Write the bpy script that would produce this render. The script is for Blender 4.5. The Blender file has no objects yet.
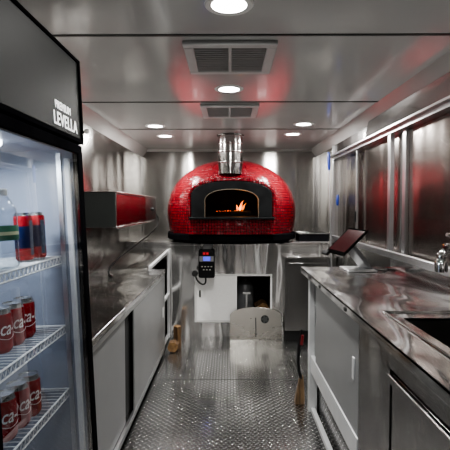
import bpy, bmesh, math, random
from mathutils import Vector, Matrix, Euler
random.seed(7)
C = bpy.context.scene.collection
PI = math.pi

# ------------------------------------------------------------------ materials
def mat_new(name):
    m = bpy.data.materials.new(name); m.use_nodes = True
    nt = m.node_tree
    for n in list(nt.nodes): nt.nodes.remove(n)
    out = nt.nodes.new('ShaderNodeOutputMaterial')
    return m, nt, out
def node(nt, t, **kw):
    n = nt.nodes.new(t)
    for k, v in kw.items(): setattr(n, k, v)
    return n
def setin(n, **kw):
    for k, v in kw.items():
        n.inputs[k.replace('_', ' ')].default_value = v
def math_n(nt, op, a, b=None, c=None):
    n = node(nt, 'ShaderNodeMath', operation=op)
    for i, x in enumerate((a, b, c)):
        if x is None: continue
        if isinstance(x, (int, float)): n.inputs[i].default_value = x
        else: nt.links.new(x, n.inputs[i])
    return n.outputs[0]
def principled(name, col, rough=.4, metal=0., spec=.5, emit=None, estr=0, coat=0):
    m, nt, out = mat_new(name)
    b = node(nt, 'ShaderNodeBsdfPrincipled')
    b.inputs['Base Color'].default_value = (*col, 1)
    b.inputs['Roughness'].default_value = rough
    b.inputs['Metallic'].default_value = metal
    b.inputs['Specular IOR Level'].default_value = spec
    b.inputs['Coat Weight'].default_value = coat
    if emit:
        b.inputs['Emission Color'].default_value = (*emit, 1)
        b.inputs['Emission Strength'].default_value = estr
    nt.links.new(b.outputs[0], out.inputs[0])
    m['b'] = 1
    return m
def get_b(m): return next(n for n in m.node_tree.nodes if n.type == 'BSDF_PRINCIPLED')

def plain(name, col, rough=.5, metal=0., var=.08, scale=12., **kw):
    """a colour broken up by a little noise"""
    m = principled(name, col, rough, metal, **kw); nt = m.node_tree; b = get_b(m)
    tc = node(nt, 'ShaderNodeTexCoord'); nz = node(nt, 'ShaderNodeTexNoise'); setin(nz, Scale=scale, Detail=3.)
    nt.links.new(tc.outputs['Object'], nz.inputs['Vector'])
    r = node(nt, 'ShaderNodeValToRGB')
    r.color_ramp.elements[0].position = .3; r.color_ramp.elements[1].position = .7
    r.color_ramp.elements[0].color = (*[c*(1-var) for c in col], 1)
    r.color_ramp.elements[1].color = (*[min(1, c*(1+var)) for c in col], 1)
    nt.links.new(nz.outputs[0], r.inputs[0]); nt.links.new(r.outputs[0], b.inputs['Base Color'])
    return m

def steel(name, col=(.50,.485,.46), rough=.22, aniso=.0, axis='Z', wave=.0, wscale=(1.3,1.3,.35), grain=(2,2,3), gstr=.025, rot=0.25):
    """brushed sheet steel: fine grain in the roughness, slow oil-canning in the normal"""
    m = principled(name, col, rough, 1.0); nt = m.node_tree; b = get_b(m)
    tc = node(nt, 'ShaderNodeTexCoord')
    mp = node(nt, 'ShaderNodeMapping'); mp.inputs['Scale'].default_value = grain
    nt.links.new(tc.outputs['Object'], mp.inputs['Vector'])
    nz = node(nt, 'ShaderNodeTexNoise'); setin(nz, Scale=1., Detail=4.)
    nt.links.new(mp.outputs[0], nz.inputs['Vector'])
    mr = node(nt, 'ShaderNodeMapRange'); setin(mr, From_Min=.3, From_Max=.7, To_Min=rough-gstr, To_Max=rough+gstr)
    nt.links.new(nz.outputs[0], mr.inputs['Value']); nt.links.new(mr.outputs[0], b.inputs['Roughness'])
    if aniso:
        b.inputs['Anisotropic'].default_value = aniso
        b.inputs['Anisotropic Rotation'].default_value = rot
        t = node(nt, 'ShaderNodeTangent', direction_type='RADIAL', axis=axis)
        nt.links.new(t.outputs[0], b.inputs['Tangent'])
    if wave:
        m2 = node(nt, 'ShaderNodeMapping'); m2.inputs['Scale'].default_value = wscale
        nt.links.new(tc.outputs['Object'], m2.inputs['Vector'])
        n2 = node(nt, 'ShaderNodeTexNoise'); setin(n2, Scale=1.6, Detail=1.)
        nt.links.new(m2.outputs[0], n2.inputs['Vector'])
        bp = node(nt, 'ShaderNodeBump'); setin(bp, Strength=1., Distance=wave)
        nt.links.new(n2.outputs[0], bp.inputs['Height']); nt.links.new(bp.outputs[0], b.inputs['Normal'])
    return m

def tread(name, u='X', v='Y', cell=.036, col=(.50,.50,.495), rough=.17):
    """aluminium tread plate: lozenges lying alternately across each other"""
    m = principled(name, col, rough, 1.0); nt = m.node_tree; b = get_b(m)
    tc = node(nt, 'ShaderNodeTexCoord'); sp = node(nt, 'ShaderNodeSeparateXYZ')
    nt.links.new(tc.outputs['Object'], sp.inputs[0])
    U, V = sp.outputs[u], sp.outputs[v]
    a = math_n(nt, 'DIVIDE', math_n(nt, 'ADD', U, V), cell*1.414)
    c = math_n(nt, 'DIVIDE', math_n(nt, 'SUBTRACT', U, V), cell*1.414)
    fa = math_n(nt, 'SUBTRACT', math_n(nt, 'FRACT', a), .5)
    fc = math_n(nt, 'SUBTRACT', math_n(nt, 'FRACT', c), .5)
    par = math_n(nt, 'MULTIPLY', math_n(nt, 'FRACT', math_n(nt, 'MULTIPLY', math_n(nt, 'ADD', math_n(nt, 'FLOOR', a), math_n(nt, 'FLOOR', c)), .5)), 2.)
    def el(p, q):
        return math_n(nt, 'ADD', math_n(nt, 'POWER', math_n(nt, 'DIVIDE', math_n(nt, 'ABSOLUTE', p), .56), 2.), math_n(nt, 'POWER', math_n(nt, 'DIVIDE', math_n(nt, 'ABSOLUTE', q), .20), 2.))
    d0, d1 = el(fa, fc), el(fc, fa)
    mx = node(nt, 'ShaderNodeMix'); nt.links.new(par, mx.inputs[0]); nt.links.new(d0, mx.inputs[2]); nt.links.new(d1, mx.inputs[3])
    mr = node(nt, 'ShaderNodeMapRange', interpolation_type='SMOOTHSTEP'); setin(mr, From_Min=1.0, From_Max=.35, To_Min=0., To_Max=1.)
    nt.links.new(mx.outputs[0], mr.inputs['Value'])
    bp = node(nt, 'ShaderNodeBump'); setin(bp, Strength=.8, Distance=.004)
    nt.links.new(mr.outputs[0], bp.inputs['Height']); nt.links.new(bp.outputs[0], b.inputs['Normal'])
    rr = node(nt, 'ShaderNodeMapRange'); setin(rr, To_Min=rough+.06, To_Max=rough-.06)
    nt.links.new(mr.outputs[0], rr.inputs['Value']); nt.links.new(rr.outputs[0], b.inputs['Roughness'])
    nz = node(nt, 'ShaderNodeTexNoise'); setin(nz, Scale=2.5, Detail=4.); nt.links.new(tc.outputs['Object'], nz.inputs['Vector'])
    cr = node(nt, 'ShaderNodeValToRGB'); cr.color_ramp.elements[0].position = .35; cr.color_ramp.elements[1].position = .65
    cr.color_ramp.elements[0].color = (*[x*.75 for x in col], 1); cr.color_ramp.elements[1].color = (*[x*1.1 for x in col], 1)
    nt.links.new(nz.outputs[0], cr.inputs[0])
    mc = node(nt, 'ShaderNodeMix', data_type='RGBA', blend_type='MULTIPLY'); mc.inputs[0].default_value = 1.
    lz = node(nt, 'ShaderNodeValToRGB'); lz.color_ramp.elements[0].color = (.55,.55,.55,1); lz.color_ramp.elements[1].color = (1.7,1.7,1.7,1)
    nt.links.new(mr.outputs[0], lz.inputs[0]); nt.links.new(cr.outputs[0], mc.inputs[6]); nt.links.new(lz.outputs[0], mc.inputs[7])
    nt.links.new(mc.outputs[2], b.inputs['Base Color'])
    return m

def mosaic(name):
    m = principled(name, (.4,.01,.015), .2, 0., .4); nt = m.node_tree; b = get_b(m)
    uv = node(nt, 'ShaderNodeUVMap', uv_map='UVMap')
    br = node(nt, 'ShaderNodeTexBrick', offset=0., squash=1.)
    setin(br, Scale=1., Mortar_Size=.0032, Mortar_Smooth=.2, Bias=0., Brick_Width=.031, Row_Height=.031)
    br.inputs['Color1'].default_value = (.20,.010,.016,1); br.inputs['Color2'].default_value = (.115,.005,.009,1)
    br.inputs['Mortar'].default_value = (.02,.003,.004,1)
    nt.links.new(uv.outputs[0], br.inputs['Vector']); nt.links.new(br.outputs['Color'], b.inputs['Base Color'])
    # every little tile sits at a slightly different tilt
    sn = node(nt, 'ShaderNodeVectorMath', operation='SNAP'); sn.inputs[1].default_value = (.031,.031,1)
    nt.links.new(uv.outputs[0], sn.inputs[0])
    wn = node(nt, 'ShaderNodeTexWhiteNoise', noise_dimensions='3D'); nt.links.new(sn.outputs[0], wn.inputs[0])
    sub = node(nt, 'ShaderNodeVectorMath', operation='SUBTRACT'); sub.inputs[1].default_value = (.5,.5,.5)
    nt.links.new(wn.outputs['Color'], sub.inputs[0])
    sc = node(nt, 'ShaderNodeVectorMath', operation='SCALE'); sc.inputs['Scale'].default_value = .20
    nt.links.new(sub.outputs[0], sc.inputs[0])
    bp = node(nt, 'ShaderNodeBump', invert=True); setin(bp, Strength=.5, Distance=.002)
    nt.links.new(br.outputs['Fac'], bp.inputs['Height'])
    ad = node(nt, 'ShaderNodeVectorMath', operation='ADD'); nt.links.new(bp.outputs[0], ad.inputs[0]); nt.links.new(sc.outputs[0], ad.inputs[1])
    nm = node(nt, 'ShaderNodeVectorMath', operation='NORMALIZE'); nt.links.new(ad.outputs[0], nm.inputs[0])
    nt.links.new(nm.outputs[0], b.inputs['Normal'])
    return m

def thin_glass(name, tint=(.93,.95,.95), ior=1.5, rough=.01, boost=1.):
    m, nt, out = mat_new(name)
    tr = node(nt, 'ShaderNodeBsdfTransparent'); tr.inputs[0].default_value = (*tint, 1)
    gl = node(nt, 'ShaderNodeBsdfGlossy'); gl.inputs['Roughness'].default_value = rough
    fr = node(nt, 'ShaderNodeFresnel'); fr.inputs[0].default_value = ior
    geo = node(nt, 'ShaderNodeNewGeometry')      # reflect at the outer face only
    f = math_n(nt, 'MULTIPLY', fr.outputs[0], math_n(nt, 'MULTIPLY', math_n(nt, 'SUBTRACT', 1., geo.outputs['Backfacing']), boost))
    mx = node(nt, 'ShaderNodeMixShader')
    nt.links.new(f, mx.inputs[0]); nt.links.new(tr.outputs[0], mx.inputs[1]); nt.links.new(gl.outputs[0], mx.inputs[2])
    nt.links.new(mx.outputs[0], out.inputs[0])
    return m

def bands(name, stops, rough=.25, metal=.3, axis='Z'):
    """colour bands up a can or bottle, in metres above its base"""
    m = principled(name, (1,1,1), rough, metal); nt = m.node_tree; b = get_b(m)
    tc = node(nt, 'ShaderNodeTexCoord'); sp = node(nt, 'ShaderNodeSeparateXYZ'); nt.links.new(tc.outputs['Object'], sp.inputs[0])
    r = node(nt, 'ShaderNodeValToRGB'); r.color_ramp.interpolation = 'CONSTANT'
    h = stops[-1][0]*1.001
    nt.links.new(math_n(nt, 'DIVIDE', sp.outputs[axis], h), r.inputs[0])
    e = r.color_ramp.elements
    e[0].position = 0; e[0].color = (*stops[0][1], 1)
    e[1].position = stops[1][0]/h; e[1].color = (*stops[1][1], 1)
    for z, c in stops[2:]:
        k = e.new(z/h); k.color = (*c, 1)
    nt.links.new(r.outputs[0], b.inputs['Base Color'])
    return m

def wood(name, c1=(.17,.095,.04), c2=(.05,.025,.012)):
    m = principled(name, c1, .75); nt = m.node_tree; b = get_b(m)
    tc = node(nt, 'ShaderNodeTexCoord'); mp = node(nt, 'ShaderNodeMapping'); mp.inputs['Scale'].default_value = (40,40,6)
    nt.links.new(tc.outputs['Object'], mp.inputs[0]); nz = node(nt, 'ShaderNodeTexNoise'); setin(nz, Scale=1., Detail=5.)
    nt.links.new(mp.outputs[0], nz.inputs[0]); r = node(nt, 'ShaderNodeValToRGB')
    r.color_ramp.elements[0].position = .35; r.color_ramp.elements[1].position = .65
    r.color_ramp.elements[0].color = (*c2,1); r.color_ramp.elements[1].color = (*c1,1)
    nt.links.new(nz.outputs[0], r.inputs[0]); nt.links.new(r.outputs[0], b.inputs['Base Color'])
    bp = node(nt, 'ShaderNodeBump'); setin(bp, Strength=.4, Distance=.004); nt.links.new(nz.outputs[0], bp.inputs['Height']); nt.links.new(bp.outputs[0], b.inputs['Normal'])
    return m

M = {}
M['wall'] = steel('brushed_wall_steel', (.40,.39,.37), .19, aniso=.75, axis='Z', wave=.026, wscale=(1.5,1.5,.25), gstr=.02, rot=0.25)
M['ceiling'] = steel('ceiling_panel', (.58,.58,.575), .12, wave=.004, wscale=(1.2,1.2,.8), grain=(3,3,3), gstr=.02); get_b(M['ceiling']).inputs['Metallic'].default_value = .15; get_b(M['ceiling']).inputs['Specular IOR Level'].default_value = .8
M['cove'] = steel('cove_panel', (.52,.515,.505), .2, wave=.004, wscale=(1,1,1), grain=(3,3,3)); get_b(M['cove']).inputs['Metallic'].default_value = .2
M['floor'] = tread('tread_plate_floor')
M['tread_side'] = tread('tread_plate_side', 'Y', 'Z')
M['top'] = steel('worktop_steel', (.60,.60,.595), .15, aniso=.8, axis='X', wave=.032, wscale=(2.6,1.3,1), grain=(2,3,2), rot=0.)
M['sheet'] = steel('cabinet_steel', (.46,.455,.45), .21, wave=.022, wscale=(2.2,2.2,.6), grain=(2,2,3))
M['bright'] = steel('bright_steel', (.62,.61,.60), .16, wave=.003, wscale=(3,3,1.))
M['stand'] = steel('oven_stand_steel', (.95,.94,.925), .13, aniso=.5, axis='Z', wave=.05, wscale=(2.4,2.2,.6)); get_b(M['stand']).inputs['Metallic'].default_value = .92
M['alu'] = plain('mill_aluminium', (.62,.63,.64), .35, 1., .05)
M['door'] = plain('satin_aluminium_door', (.31,.315,.32), .38, .55, .04, 3.)
M['frame'] = plain('window_aluminium', (.60,.60,.61), .30, 1., .04)
M['pane'] = thin_glass('serving_window_glass', (.93,.92,.91), 1.45, .03, .5)
M['hatch'] = steel('closed_hatch_steel', (.46,.44,.425), .2, aniso=.6, axis='Z', wave=.012, wscale=(2,2.4,.3), gstr=.02, rot=.25)
M['black'] = plain('black_enamel', (.006,.006,.007), .4, 0., .2, spec=.0)
M['blackmat'] = plain('black_plastic', (.010,.010,.011), .5, 0., .2, spec=.12)
M['header'] = plain('fridge_header_black', (.007,.008,.0075), .5, 0., .1, 4., spec=.04)
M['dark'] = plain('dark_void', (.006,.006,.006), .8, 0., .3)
M['darkgrey'] = plain('dark_grey_sheet', (.055,.06,.058), .38, .4, .1, 5.)
M['liner'] = plain('fridge_liner', (.33,.36,.43), .35, 0., .03)
M['glass'] = thin_glass('fridge_door_glass', (.88,.90,.91), 1.5, .01, 2.0)
M['lamp'] = principled('led_lens', (1,1,1), .4, emit=(1,.985,.96), estr=16)
M['led'] = principled('fridge_led', (1,1,1), .4, emit=(.88,.93,1), estr=9)
M['strip'] = principled('fridge_pale_strip', (.8,.8,.8), .3, emit=(.92,.96,1), estr=.04)  # white plastic strip, not a lamp; faint glow put into its colour
M['white'] = plain('white_paint', (.72,.72,.71), .4, 0., .03)
M['whitedoor'] = plain('white_sliding_door', (.96,.96,.95), .42, 0., .03, 60.)
M['vent'] = plain('vent_plastic', (.50,.50,.50), .4, 0., .04)
M['wire'] = plain('white_coated_wire', (.75,.75,.75), .35, 0., .03)
M['letter'] = principled('white_lettering', (.85,.85,.85), .4, emit=(1,1,1), estr=.5)  # glow added only to make the printed letters whiter
M['tile'] = mosaic('red_glass_mosaic')
M['slate'] = plain('black_slate', (.006,.0065,.007), .6, 0., .5, 9., spec=.1)
M['soot'] = plain('soot_brick', (.014,.011,.010), .9, 0., .5, 9.)
M['archtrim'] = plain('arch_trim_metal', (.16,.14,.11), .35, .8, .1)
M['flame'] = principled('flame', (1,.3,.05), 1., emit=(1,.28,.04), estr=1.3)
M['flamehot'] = principled('flame_core', (1,.6,.2), 1., emit=(1,.55,.18), estr=2.5)
M['ember'] = principled('ember', (.2,.03,.01), .9, emit=(1,.12,.02), estr=1.6)
M['flue'] = steel('flue_steel', (.58,.57,.56), .12, wave=.001, grain=(3,3,3), gstr=.02)
M['chrome'] = principled('chrome', (.78,.78,.78), .06, 1.)
M['wood'] = wood('firewood')
M['woodend'] = wood('firewood_end', (.27,.16,.07), (.14,.075,.03))
M['bristle'] = wood('broom_bristle', (.19,.12,.06), (.06,.035,.016))
M['blue'] = plain('blue_plastic', (.006,.02,.14), .35, 0., .1)
M['red'] = plain('red_plastic', (.14,.008,.01), .35, 0., .1)
M['screen'] = principled('tablet_screen', (.02,.004,.005), .12, 0., .3, emit=(.5,.05,.05), estr=.015)  # red tint and faint glow stand in for the oven's reflection
M['display'] = principled('controller_display', (.05,.05,.5), .3, emit=(.10,.12,1.), estr=.9)
M['redled'] = principled('controller_red_figures', (.5,.02,.03), .4, emit=(1,.05,.06), estr=.2)
M['grey'] = plain('grey_plastic', (.22,.22,.225), .45, 0., .08)
M['keys'] = plain('keypad_marks', (.45,.45,.40), .5, 0., .05)
M['rubber'] = plain('black_rubber', (.012,.012,.012), .6, 0., .2)
M['cokered'] = principled('can_red_enamel', (.36,.004,.012), .22, .35)
M['canalu'] = plain('can_aluminium', (.72,.72,.72), .22, 1., .03)
M['sodawhite'] = principled('can_script', (.85,.84,.83), .35)
M['energy'] = bands('slim_can_bands', [(0,(.6,.6,.6)), (.006,(.52,.03,.03)), (.042,(.012,.022,.10)), (.108,(.50,.02,.03)), (.140,(.6,.6,.6)), (.150,(.6,.6,.6))])
M['energypanel'] = plain('slim_can_grey_panel', (.13,.15,.20), .35, .3, .3, 90.)
M['pet'] = thin_glass('clear_bottle_plastic', (.95,.965,.975), 1.5, .03, 3.5)
M['water'] = thin_glass('bottle_water', (.93,.95,.965), 1.33, .03, 2.)
M['label'] = bands('bottle_label', [(0,(.05,.16,.12)), (.080,(.05,.16,.10)), (.090,(.62,.62,.40)), (.099,(.06,.22,.13)), (.116,(.06,.22,.13))], .4, 0.)
M['cap'] = plain('bottle_cap', (.80,.80,.80), .4, 0., .03)
M['basin'] = steel('sink_basin_steel', (.16,.155,.15), .3, grain=(2,2,3))
M['darkalu'] = plain('dark_stand_metal', (.16,.16,.165), .35, .8, .05)
M['coversteel'] = steel('oven_cover_steel', (.46,.445,.41), .28, wave=.006, wscale=(2,2,1))
M['ink'] = plain('matte_black', (.004,.004,.004), .6, 0., .2, spec=0.)
M['rack'] = steel('wall_cabinet_front_steel', (.36,.34,.33), .12, wave=.006, wscale=(2,2.5,.4))
M['post'] = plain('pale_aluminium', (.72,.73,.74), .32, .45, .04)
M['tank'] = plain('grey_gas_cylinder', (.30,.31,.32), .35, .3, .05)

# ------------------------------------------------------------------ mesh helpers
class MB:
    def __init__(s): s.bm = bmesh.new(); s.uvl = None
    def box(s, x0, x1, y0, y1, z0, z1):
        vs = [s.bm.verts.new(p) for p in ((x0,y0,z0),(x1,y0,z0),(x1,y1,z0),(x0,y1,z0),(x0,y0,z1),(x1,y0,z1),(x1,y1,z1),(x0,y1,z1))]
        for f in ((0,3,2,1),(4,5,6,7),(0,1,5,4),(1,2,6,5),(2,3,7,6),(3,0,4,7)): s.bm.faces.new([vs[i] for i in f])
        return s
    def hexa(s, pts):
        """bottom four then top four, both counter-clockwise from above"""
        vs = [s.bm.verts.new(p) for p in pts]
        for f in ((0,3,2,1),(4,5,6,7),(0,1,5,4),(1,2,6,5),(2,3,7,6),(3,0,4,7)): s.bm.faces.new([vs[i] for i in f])
        return s
    def loops(s, rings, cap0=True, cap1=True, closed=True):
        rr = [[s.bm.verts.new(p) for p in r] for r in rings]
        n = len(rr[0])
        for a, b in zip(rr, rr[1:]):
            for i in range(n if closed else n-1):
                j = (i+1) % n
                s.bm.faces.new((a[i], a[j], b[j], b[i]))
        if cap0: s.bm.faces.new(list(reversed(rr[0])))
        if cap1: s.bm.faces.new(rr[-1])
        return s
    def lathe(s, prof, seg=24, c=(0,0,0), axis='Z', cap0=True, cap1=True):
        rings = []
        for r, z in prof:
            ring = []
            for k in range(seg):
                a = 2*PI*k/seg; u, v = max(r,1e-5)*math.cos(a), max(r,1e-5)*math.sin(a)
                p = {'Z':(u,v,z), 'X':(z,u,v), 'Y':(v,z,u)}[axis]
                ring.append((p[0]+c[0], p[1]+c[1], p[2]+c[2]))
            rings.append(ring)
        return s.loops(rings, cap0, cap1)
    def tube(s, path, r, seg=8, rads=None):
        P = [Vector(p) for p in path]; rings = []; prev = None
        for i, p in enumerate(P):
            t = (P[min(i+1,len(P)-1)] - P[max(i-1,0)]).normalized()
            if prev is None:
                h = Vector((0,0,1)) if abs(t.z) < .9 else Vector((1,0,0))
                u = t.cross(h).normalized()
            else:
                u = (prev - t*prev.dot(t)).normalized()
            prev = u; w = t.cross(u)
            rad = rads[i] if rads else r
            rings.append([p + (u*math.cos(2*PI*k/seg) + w*math.sin(2*PI*k/seg))*rad for k in range(seg)])
        return s.loops(rings)
    def prism(s, pts, y0, y1):
        """polygon in XZ pushed along Y"""
        return s.loops([[(x,y0,z) for x,z in pts], [(x,y1,z) for x,z in pts]])
    def ring(s, outer, inner, y0, y1, closed=False):
        """band between two outlines in XZ with the same number of points, pushed along Y"""
        n = len(outer)
        A = [s.bm.verts.new((x,y0,z)) for x,z in outer]; B = [s.bm.verts.new((x,y0,z)) for x,z in inner]
        D = [s.bm.verts.new((x,y1,z)) for x,z in outer]; E_ = [s.bm.verts.new((x,y1,z)) for x,z in inner]
        for i in range(n if closed else n-1):
            j = (i+1) % n
            s.bm.faces.new((A[i],B[i],B[j],A[j])); s.bm.faces.new((D[i],D[j],E_[j],E_[i]))
            s.bm.faces.new((A[i],A[j],D[j],D[i])); s.bm.faces.new((B[i],E_[i],E_[j],B[j]))
        if not closed:
            for i in (0, n-1): s.bm.faces.new((A[i],D[i],E_[i],B[i]))
        return s
    def xform(s, m):
        bmesh.ops.transform(s.bm, matrix=m, verts=s.bm.verts); return s
    def boxuv(s):
        L = s.bm.loops.layers.uv.get('UVMap') or s.bm.loops.layers.uv.new('UVMap')
        s.bm.normal_update()
        for f in s.bm.faces:
            n = [abs(q) for q in f.normal]; k = n.index(max(n))
            for l in f.loops:
                p = l.vert.co
                l[L].uv = {0:(p.y,p.z), 1:(p.x,p.z), 2:(p.x,p.y)}[k]
        return s
    def build(s, name, mat, parent=None, bevel=0., sharp=35, seg=2, recalc=True):
        bm = s.bm
        if recalc: bmesh.ops.recalc_face_normals(bm, faces=bm.faces)
        bm.normal_update()
        for f in bm.faces: f.smooth = True
        for e in bm.edges:
            if len(e.link_faces) == 2 and e.calc_face_angle(0) > math.radians(sharp): e.smooth = False
        if parent is not None and parent.get('_wl'):
            bmesh.ops.translate(bm, verts=bm.verts, vec=-Vector(parent['_wl']))
        me = bpy.data.meshes.new(name); bm.to_mesh(me); bm.free()
        me.materials.append(M[mat] if isinstance(mat, str) else mat)
        o = bpy.data.objects.new(name, me); C.objects.link(o)
        if parent is not None: o.parent = parent
        if bevel:
            b = o.modifiers.new('bevel', 'BEVEL'); b.width = bevel; b.segments = seg; b.limit_method = 'ANGLE'; b.angle_limit = math.radians(40)
        if parent is not None and parent.get('_wl'): o['_wl'] = parent['_wl']
        return o

def tag(o, label, cat, group=None, kind=None):
    o['label'] = label; o['category'] = cat
    if group: o['group'] = group
    if kind: o['kind'] = kind
    return o
def thing(name, label, cat, loc=(0,0,0), group=None, world=True):
    """an Empty at the base of a thing; world=True: its parts are written in room coordinates"""
    o = bpy.data.objects.new(name, None); C.objects.link(o); o.location = loc; o.empty_display_size = .1
    if world and any(loc): o['_wl'] = loc
    return tag(o, label, cat, group)
def rebase(o, loc):
    """move a one-mesh thing's origin to its own base"""
    o.data.transform(Matrix.Translation(-Vector(loc))); o.location = loc; return o
def struct(name, mb, mat, parent=None, bevel=0., label=None):
    o = mb.build(name, mat, parent, bevel)
    if parent is None: o['kind'] = 'structure'
    if label: o['label'] = label
    return o
def dup(root, loc=None, label=None):
    r = root.copy(); C.objects.link(r)
    if loc is not None: r.location = loc
    if label: r['label'] = label
    for ch in list(root.children):
        c = ch.copy(); C.objects.link(c); c.parent = r
        for g in list(ch.children):
            d = g.copy(); C.objects.link(d); d.parent = c
    return r
def B(*a): return MB().box(*a)
def smooth_path(pts, n=8):
    P = [Vector(p) for p in pts]; P = [P[0]*2-P[1]] + P + [P[-1]*2-P[-2]]; out = []
    for i in range(1, len(P)-2):
        for k in range(n):
            t = k/n; a,b,c,d = P[i-1],P[i],P[i+1],P[i+2]
            out.append(.5*((2*b)+(c-a)*t+(2*a-5*b+4*c-d)*t*t+(3*b-a-3*c+d)*t**3))
    out.append(P[-2]); return out
def text_bm(s, size, bold=0., shear=0., extrude=.0008, sx=1., spacing=1.):
    cu = bpy.data.curves.new('lettering', 'FONT'); cu.body = s; cu.size = size; cu.offset = bold; cu.shear = shear
    cu.extrude = extrude; cu.align_x = 'CENTER'; cu.space_character = spacing; cu.resolution_u = 3
    o = bpy.data.objects.new('lettering', cu); C.objects.link(o)
    dg = bpy.context.evaluated_depsgraph_get(); me = bpy.data.meshes.new_from_object(o.evaluated_get(dg))
    mb = MB(); mb.bm.from_mesh(me)
    bpy.data.objects.remove(o); bpy.data.curves.remove(cu); bpy.data.meshes.remove(me)
    mb.xform(Matrix.Diagonal((sx,1,1,1)))
    return mb

# ------------------------------------------------------------------ room shell
X, YB, YF, H = 1.2, 6.25, -1.9, 2.29
struct('floor', B(-1.3,1.3,YF,YB+.1,-.05,0), 'floor')
struct('trim_1', B(-.62,.6,3.855,3.861,0,.0012), 'darkgrey')
struct('ceiling', B(-1.3,1.3,YF,YB+.1,H,H+.05), 'ceiling')
for k, y in enumerate((-.34,.88,2.10,3.42,4.60)):
    struct('trim_%d' % (k+2), B(-1.12,1.12,y-.009,y+.009,H-.004,H), 'darkgrey')
struct('trim_7', B(-1.13,1.13,YB-.05,YB,H-.03,H), 'cove')
struct('wall_left', B(-X-.1,-X,YF,YB,0,H), 'wall')
struct('wall_back', B(-1.3,1.3,YB,YB+.1,0,H), 'wall')
struct('wall_front', B(-1.3,1.3,YF-.1,YF,0,H), 'sheet')
WY0, WY1, WZ0, WZ1 = 1.0, 5.11, 1.13, 2.06
wr = MB()
wr.box(X,X+.1,YF,YB,0,WZ0).box(X,X+.1,YF,YB,WZ1,H).box(X,X+.1,YF,WY0,WZ0,WZ1).box(X,X+.1,WY1,YB,WZ0,WZ1)
struct('wall_right', wr, 'wall')
for s, nm in ((-1,'trim_8'),(1,'trim_9')):
    m = MB(); xa, xb = s*X, s*1.115
    m.loops([[(xa,YF,2.19),(xb,YF,H),(xa,YF,H)], [(xa,YB,2.19),(xb,YB,H),(xa,YB,H)]])
    struct(nm, m, 'cove')
# sheet joints down the left wall and back wall
struct('trim_10', B(-X,-X+.012,6.20,6.25,1.1,2.19), 'bright')
struct('trim_11', B(1.165,1.2,6.215,6.25,1.1,2.19), 'bright')

# serving window in the right wall
win = bpy.data.objects.new('window_1', None); C.objects.link(win); win['kind'] = 'structure'; win.location = (X,3.05,WZ0)
win['_wl'] = (X,3.05,WZ0)
fr = MB()
fr.box(1.17,1.24,WY0,WY1,WZ0,WZ0+.03).box(1.155,1.19,WY0,WY1,WZ0+.03,WZ0+.052)
fr.box(1.165,1.24,WY0,WY1,WZ1-.03,WZ1).box(1.165,1.24,WY1-.035,WY1,WZ0,WZ1).box(1.165,1.24,WY0,WY0+.035,WZ0,WZ1)
struct('window_frame', fr, 'frame', win, .003)
struct('window_sash', B(1.18,1.2,4.185,4.215,WZ0+.03,WZ1-.03), 'frame', win, .002)
struct('window_sash', B(1.172,1.205,3.30,3.35,WZ0+.03,WZ1-.03), 'frame', win, .002)
struct('window_sash', B(1.20,1.225,3.085,3.14,WZ0+.03,WZ1-.03), 'frame', win, .002)
struct('window_pane', B(1.188,1.192,4.215,5.075,WZ0+.05,WZ1-.03), 'pane', win)
struct('window_pane', B(1.188,1.192,3.35,4.185,WZ0+.05,WZ1-.03), 'pane', win)
struct('window_pane', B(1.210,1.214,WY0+.035,3.085,WZ0+.03,WZ1-.03), 'pane', win)
struct('window_handle', B(1.168,1.181,4.19,4.21,1.36,1.46), 'blackmat', win, .004)
struct('window_latch', MB().lathe([(.008,1.515),(.014,1.525),(.016,1.57),(.014,1.615),(.007,1.63)],12,(1.155,4.80,0)), 'blue', win)
struct('service_hatch', B(1.226,1.25,WY0-.05,WY1+.05,WZ0-.05,WZ1+.05), 'hatch', win)
# panel above the window: recessed far half, proud near half with a bent end flange
struct('trim_12', B(1.185,1.2,3.85,5.11,WZ1,2.19), 'sheet')
m = MB()
m.hexa([(1.135,WY0-.6,WZ1+.015),(1.2,WY0-.6,WZ1+.015),(1.2,3.95,WZ1+.015),(1.135,3.80,WZ1+.015),
        (1.165,WY0-.6,2.215),(1.2,WY0-.6,2.215),(1.2,3.95,2.215),(1.165,3.80,2.215)])
struct('trim_13', m, 'bright')
struct('trim_14', B(1.13,1.2,WY0-.6,5.13,WZ1-.002,WZ1+.014), 'frame', None, .002)
struct('trim_15', B(1.16,1.2,5.085,5.115,1.1,2.19), 'frame', None, .002)

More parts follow.
